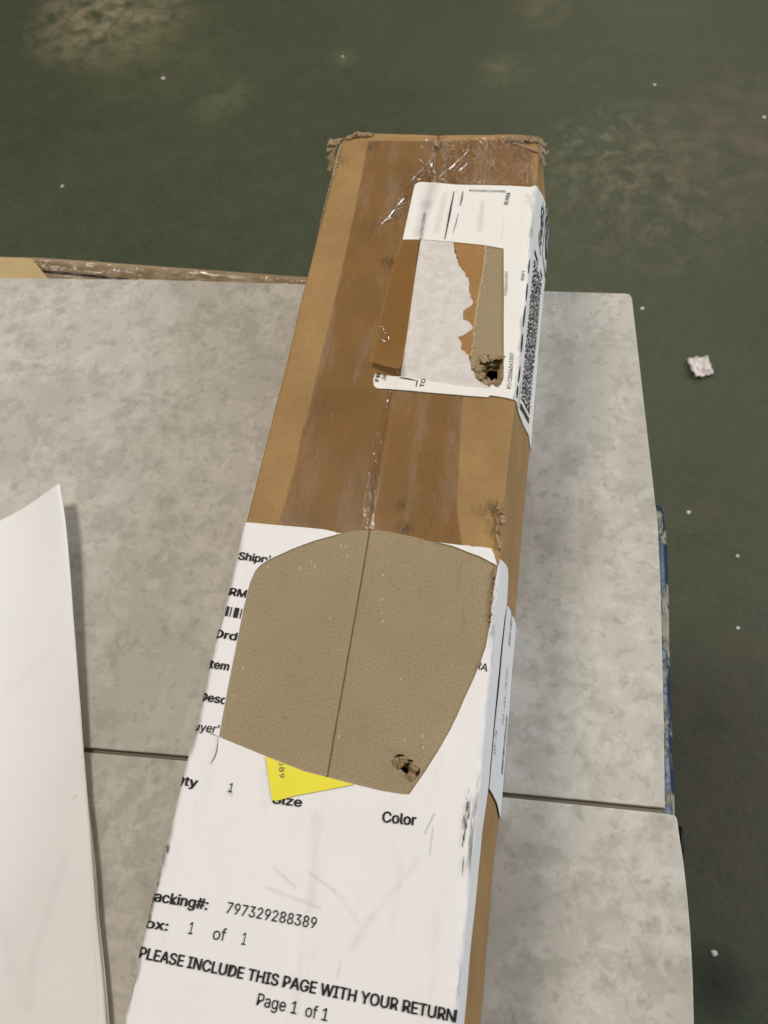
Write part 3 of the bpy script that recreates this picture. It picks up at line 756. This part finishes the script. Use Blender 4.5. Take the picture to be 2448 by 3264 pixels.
# short bar code next to RMA
def bars(name, p0, ev, eh, widths, parent, mat, h, f=None):
    bm_ = bmesh.new(); x = 0.0
    for wd, on in widths:
        if on:
            q = [p0 + ev * x, p0 + ev * (x + wd), p0 + ev * (x + wd) + eh, p0 + ev * x + eh]
            bm_.faces.new([bm_.verts.new((t.x, t.y, 0)) for t in q])
        x += wd
    bm_.normal_update()
    for fc in bm_.faces:
        if fc.normal.z < 0: fc.normal_flip()
    return skin(name, bm_, mat, parent, h, smooth=False)
a = Vector(top(489, 1332)); e = Vector(top(523, 1338)) - a; u_ = Vector(top(494, 1311)) - a
bars('bar_code', a, e, u_, [(.16, 1), (.1, 0), (.07, 1), (.16, 0), (.28, 1), (.12, 0), (.06, 1)], page, M_INK, .00105)
# knife overshoot marks at the window's lower left corner
def stroke(name, pts, wd, parent, mat, h, f=top):
    ps = [Vector(f(*p)) for p in pts]; L = []; R_ = []
    for i, p in enumerate(ps):
        d = (ps[min(i + 1, len(ps) - 1)] - ps[max(i - 1, 0)]).normalized(); n_ = Vector((-d.y, d.x)) * wd / 2
        k = 1 if 0 < i < len(ps) - 1 else .4
        L.append(p + n_ * k); R_.append(p - n_ * k)
    return sheet(name, [tuple(p) for p in L + R_[::-1]], mat, parent, h)
stroke('knife_mark', [(474, 1594), (471, 1622), (466, 1638), (457, 1652)], .00035, page, M_INKSOFT, .00102)
stroke('knife_mark', [(446, 1580), (460, 1586), (474, 1593)], .0003, page, M_INKSOFT, .00102)
stroke('pen_line', [(728, 1147), (730, 1153)], .0006, page, M_INKSOFT, .00102)
# yellow sticker number, running up the sticker
printed('8389', (605, 1632), (606, 1682), .0028, yel, M_INKSOFT, bold=.0, h=.0014, clips=[((576.5, 1637), (658, 1668.5), (600, 1700))])
# upper label printing
LH = .0011
def plab(s, a_, b_, hgt, mat=M_INK, bold=.01, **k): return printed(s, a_, b_, hgt, ship, mat, bold, h=LH, **k)
plab('(US)', (1096, 446), (1102, 421), .0026, bold=.015)
plab('S8GJ5/1184/C6C4', (1093, 415), (1014, 411), .0022, M_INKSOFT, .01)
plab('8 2270V 2.03960', (912, 517), (921, 461), .0022, M_INK, .0)
plab('CSS84563307', (1095, 640), (1097, 588), .0020, M_INKSOFT, .0)
plab('DEPT', (1131, 608), (1134, 587), .0020, M_INK, .0)
plab('PO CSS84563307', (1103, 842), (1109, 765), .0026, M_INK, .0)
plab('FR', (818, 824), (822, 806), .0026, M_INK, .01)
plab('Ja', (832, 822), (835, 808), .0026, M_INK, .005)
plab('TO', (916, 838), (920, 820), .0030, M_INK, .01)
stroke('printed_rule', [(981, 414), (971, 467), (961, 519)], .0009, ship, M_INK, LH)
stroke('printed_rule', [(899, 836), (902, 822)], .0011, ship, M_INK, LH)
stroke('printed_rule', [(862, 816), (880, 819), (899, 823)], .0007, ship, M_INK, LH)
stroke('printed_rule', [(1000, 414), (998, 430), (994, 446)], .0008, ship, M_INKSOFT, LH)
stroke('printed_rule', [(990, 462), (985, 485), (979, 505)], .0004, ship, M_INKSOFT, LH)
# dashed dark rule down the folded edge
for k, (p, q) in enumerate((((1138, 560), (1134, 590)), ((1131, 612), (1126, 650)), ((1124, 660), (1117, 705)), ((1115, 720), (1110, 760)), ((1107, 790), (1102, 825)), ((1100, 832), (1096, 858)))):
    stroke('printed_rule', [p, ((p[0] + q[0]) / 2, (p[1] + q[1]) / 2), q], .0007, ship, M_INK, LH, f=lambda x, y: (arcu(.0002) + .0004, top(x, y)[1]))
# right face of the label
def sd(t, v): return (arcu(t), v)
printed('FedEx', (arcu(.033), .190), (arcu(.033), .224), .0130, ship, M_INK, .02, f=None, h=LH)
def frame(name, pts, wd, parent, mat, h):
    c = Vector((sum(p[0] for p in pts) / 4, sum(p[1] for p in pts) / 4))
    inner = [(p[0] + math.copysign(wd, c.x - p[0]), p[1] + math.copysign(wd, c.y - p[1])) for p in pts]
    return sheet(name, pts, mat, parent, h, holes=[inner])
g0 = .199; g1 = .240; s0 = arcu(.040); s1 = arcu(.0745)
frame('logo_frame', [(s0, g0), (s1, g0 + .012), (s1, g1 + .012), (s0, g1)], .0017, ship, M_INK, LH)
printed('G', (s1 - .005, g0 + .017), (s1 - .005, g1 + .003), .022, ship, M_INK, .03, f=None, h=LH)
# stacked two-dimensional code: rows of short bars between start and stop bars
b0 = .0690; b1 = .1740; sA = arcu(.011); sB = arcu(.050)
bm_ = bmesh.new(); rnd = random.Random(21)
def addq(ua, ub, va, vb): bm_.faces.new([bm_.verts.new((x, y + .43 * (x - sA), 0)) for x, y in ((ua, va), (ub, va), (ub, vb), (ua, vb))])
rows = 22; L = b1 - b0 - .012; cells = 120
for r in range(rows):
    ua = sA + (sB - sA) * r / rows; ub = sA + (sB - sA) * (r + 1) / rows - .00002
    c = 0
    while c < cells:
        n_ = rnd.choice((1, 1, 2, 2, 3)); 
        addq(ua, ub, b0 + .006 + L * c / cells, b0 + .006 + L * min(cells, c + n_) / cells); c += n_ + rnd.choice((1, 1, 2, 3))
for o_ in (0, .003): addq(sA, sB, b0 + o_ * .6, b0 + o_ * .6 + .0013); addq(sA, sB, b1 - o_ * .6 - .0013, b1 - o_ * .6)
bm_.normal_update()
for fc in bm_.faces:
    if fc.normal.z < 0: fc.normal_flip()
skin('stacked_bar_code', bm_, M_INK, ship, LH, smooth=False, cutgrid=False)
printed('00000', (arcu(.0075), .066), (arcu(.0075), .080), .003, ship, M_INKSOFT, .0, f=None, h=LH)
# side sticker printing
printed('BHEB', (arcu(.048), side(1091, 1394)[1]), (arcu(.048), side(1101, 1326)[1]), .007, stick, M_INKSOFT, .0, f=None, h=.0013)
printed('01-20-75.02', (arcu(.047), side(1080, 1575)[1]), (arcu(.047), side(1090, 1460)[1]), .006, stick, M_INKSOFT, .0, f=None, h=.0013)
printed('20-75', (arcu(.028), side(1063, 1640)[1]), (arcu(.028), side(1068, 1590)[1]), .005, stick, M_INKSOFT, .0, f=None, h=.0013)
c0 = side(1072, 1660)[1]; c1 = side(1085, 1540)[1]; rnd = random.Random(5); wl = []; x = 0
while x < 1: 
    a_ = rnd.choice((.012, .02, .03)); wl.append((a_, 1)); b_ = rnd.choice((.012, .02)); wl.append((b_, 0)); x += a_ + b_
bars('bar_code', Vector((arcu(.058), c0)), Vector((0, c1 - c0)), Vector((.008, 0)), wl, stick, M_INKSOFT, .0013)

# ---- battered corners, peeled edges, scuffs
for k, (a_, c_, wd, lf) in enumerate((
    ((734, 300), (708, 297), .0055, .0012), ((726, 308), (703, 308), .0045, -.0006), ((720, 316), (705, 326), .0040, -.002), ((748, 294), (774, 286), .0040, .0016), ((770, 290), (800, 289), .0036, .0010), ((718, 330), (708, 352), .0034, -.002),
    ((1112, 301), (1142, 303), .0036, .0014), ((1140, 302), (1166, 300), .0044, .0010), ((1160, 300), (1181, 304), .0048, .0004), ((1164, 310), (1183, 318), .0042, -.0006), ((1164, 322), (1178, 342), .0036, -.001),
    ((1080, 1082), (1083, 1110), .0030, .0010), ((1082, 1104), (1088, 1130), .0030, .0012), ((1076, 1112), (1078, 1150), .0022, .0008), ((1077, 1150), (1079, 1186), .0020, .0006),
    ((1069, 1226), (1066, 1262), .0014, .0005), ((1066, 1258), (1062, 1304), .0012, .0005), ((1062, 1300), (1059, 1346), .0012, .0004),
    ((938, 300), (946, 316), .003, .0008), ((1066, 838), (1075, 826), .004, .0015))):
    shred('torn_edge', a_, c_, wd, lf, M_TORN, 80 + k)
def roll_place(p):
    q = S(max(-UE, min(UE, p.x)), min(p.y, V_END), .0004); q.y = p.y
    if p.y > V_END - .003: q.z = max(q.z, H - .0035)
    return q
for k, (ps, wd, hg) in enumerate((
    (T2((744, 297), (770, 288), (806, 292)), .0060, .0026), (T2((703, 300), (716, 308), (733, 312)), .0060, .0022), (T2((702, 306), (706, 340), (709, 372)), .0040, .0012),
    (T2((735, 312), (724, 350), (714, 388)), .0034, .0014), (T2((714, 384), (704, 418), (698, 446)), .0028, .0012), (T2((698, 444), (693, 464), (688, 486)), .0024, .0010),
    (T2((1084, 299), (1120, 303), (1162, 305)), .0056, .0024), (T2((1108, 309), (1136, 320), (1164, 330)), .0028, .0014), (T2((1160, 298), (1177, 306), (1183, 334)), .0058, .0018), (T2((1162, 320), (1169, 336), (1171, 356)), .0034, .0012),
    (T2((938, 298), (944, 306), (949, 320)), .0026, .0008))):
    wrinkle(ps, wd * .8, hg * .45, 90 + 2.3 * k, None, roll_place, name='torn_edge', mat=M_TORN, rag=1.1)
def scuff(p, rx, ry, seed, mat, dens=26):
    rnd = random.Random(seed); c = Vector(top(*p)); bm2 = bmesh.new()
    for i in range(dens):
        x = c.x + rnd.gauss(0, rx); y = c.y + rnd.gauss(0, ry); l = abs(rnd.gauss(0, ry * .5)) + .0004; wd = rnd.uniform(.0001, .00032)
        bm2.faces.new([bm2.verts.new((x + dx, y + dy, 0)) for dx, dy in ((0, -l), (wd, -l * .2), (wd * .4, l), (-wd * .5, l * .3))])
    bm2.normal_update()
    for fc in bm2.faces:
        if fc.normal.z < 0: fc.normal_flip()
    return skin('scuff', bm2, mat, box, .0014, smooth=False, cutgrid=False)
M_SCUFF = m_ink('dirt_scuff', (.10, .085, .065))
for i, (p, rx, ry, n_) in enumerate((((1010, 1745), .0006, .0035, 12), ((1004, 1800), .0005, .0045, 10), ((362, 1835), .0005, .003, 5), ((342, 1930), .0004, .004, 5))):
    scuff(p, rx, ry, 30 + i, M_INKSOFT, n_)

# ------------------------------------------------------------------ loose sheets of paper at the left
M_SHEET = m_paper('blank_paper', srgb(246, 243, 240), False, [(P2(72, 2090), P2(150, 1850), .004, .07), (P2(70, 2180), P2(80, 2080), .003, .06), (P2(166, 1730), P2(176, 1722), .0008, .25), (P2(20, 1500), P2(120, 1420), .006, .05), (P2(206, 1860), P2(222, 2190), .0010, .10), (P2(0, 1980), P2(60, 2170), .006, .05)])
def make_sheet(name, label, edge, zoff, topdir, wide=.20, curl=.05):
    E_ = [(Vector(at(px, py, z)), z) for px, py, z in edge]
    def fp_(i, j):
        t = i * (len(E_) - 1); k = min(int(t), len(E_) - 2); fr = t - k
        def cat(q0, q1, q2, q3):
            return .5 * ((2 * q1) + (q2 - q0) * fr + (2 * q0 - 5 * q1 + 4 * q2 - q3) * fr * fr + (3 * q1 - q0 - 3 * q2 + q3) * fr ** 3)
        g = lambda n_: E_[max(0, min(len(E_) - 1, n_))][0]
        p = cat(g(k - 1), g(k), g(k + 1), g(k + 2))
        s = j ** 1.3 * wide
        q = p + Vector(topdir).normalized() * s
        base = zoff + .0012 * (1 + noise.noise(Vector((q.x * 18, q.y * 10, zoff * 90))))
        q.z = base + (p.z - zoff) * math.exp(-(s / curl) ** 1.4) + .0006 * noise.noise(Vector((q.x * 40, q.y * 22, 2)))
        return q
    o_ = free_sheet(name, fp_, 60, 40, M_SHEET, None, .00012)
    tag(o_, label, 'paper'); return o_
make_sheet('paper_sheet', 'blank white sheet of paper with a curled up corner on the grey tile', [(130, 1047, .013), (143, 1120, .0115), (151, 1200, .0100), (160, 1330, .0080), (170, 1460, .0065), (178, 1560, .0052), (188, 1700, .0045), (200, 1850, .0055), (210, 1980, .0050), (224, 2110, .0040), (234, 2240, .0040), (244, 2420, .0035)], .0012, at(0, 1090, .0028) - at(130, 1047, .0028) - Vector((0, .004, 0)), .20, .024)
make_sheet('paper_sheet', 'second white sheet under the curled sheet, its edge showing at the lower left', [(166, 1500, .0016), (177, 1600, .0016), (190, 1720, .002), (207, 1860, .0030), (216, 1980, .0030), (230, 2110, .0026), (241, 2240, .0024), (256, 2420, .002)], .0004, (-1, -.13, 0), .19, .03)

# ------------------------------------------------------------------ litter on the floor
M_SCRAP = simple('white_scrap', srgb(226, 214, 206), .7)
def scrap(px, py, rad, label, seed, flat=.35, name='paper_crumb'):
    p = at(px, py, FZ); rnd = random.Random(seed)
    bm2 = bmesh.new(); bmesh.ops.create_icosphere(bm2, subdivisions=2, radius=1)
    for v in bm2.verts:
        k = 1 + .45 * noise.noise(v.co * 1.3 + Vector((seed, 0, 0))) + .25 * noise.noise(v.co * 3 + Vector((0, seed, 0)))
        v.co = Vector((v.co.x * k * rad, v.co.y * k * rad * rnd.uniform(.95, 1), max(-rad * flat, v.co.z * k * rad * flat) + rad * flat))
    me_ = bpy.data.meshes.new(name); bm2.to_mesh(me_); bm2.free()
    o_ = link(name, me_, M_SCRAP); o_.location = p; tag(o_, label, 'litter', 'white bits on the floor'); return o_
def crumpled(px, py):
    c = at(px, py, FZ)
    def fp_(i, j):
        x = (i - .5) * .026; y = (j - .5) * .028
        x *= 1 - .25 * abs(j - .6); 
        return Vector((x + .003 * noise.noise(Vector((i * 4, j * 4, 1))), y + .003 * noise.noise(Vector((i * 4, j * 4, 8))), .005 + .006 * noise.noise(Vector((i * 2.6, j * 2.6, 3))) + .003 * noise.noise(Vector((i * 7, j * 7, 5)))))
    o_ = free_sheet('paper_scrap', fp_, 12, 12, M_SCRAP, None, .0004)
    for pl in o_.data.polygons: pl.use_smooth = False
    o_.location = c; o_.rotation_euler = (0, 0, .3)
    tag(o_, 'crumpled white paper scrap on the dark floor right of the tiles', 'litter')
crumpled(1512, 797)
for i, (px, py, r, lb) in enumerate((
    (353, 170, .0045, 'white crumb on the floor at the upper left near the worn patch'),
    (740, 123, .0030, 'tiny white crumb on the floor above the box end'),
    (1387, 667, .0036, 'small white crumb on the floor beside the far tile corner'),
    (1487, 1107, .0032, 'small white crumb on the floor right of the blue rail end'),
    (1543, 2059, .0040, 'white crumb on the floor at the lower right'),
    (1650, 254, .0036, 'white crumb on the floor at the right photo edge'),
    (1593, 1201, .0026, 'pale speck on the floor, upper of the right edge specks'),
    (1594, 1357, .0026, 'pale speck on the floor, lower of the right edge specks'),
    (135, 403, .0036, 'greyish crumb on the floor left of the box, above the tiles'),
    (1414, 184, .0034, 'greyish crumb on the floor at the upper right'))):
    scrap(px, py, r * .68, lb, i + 3)
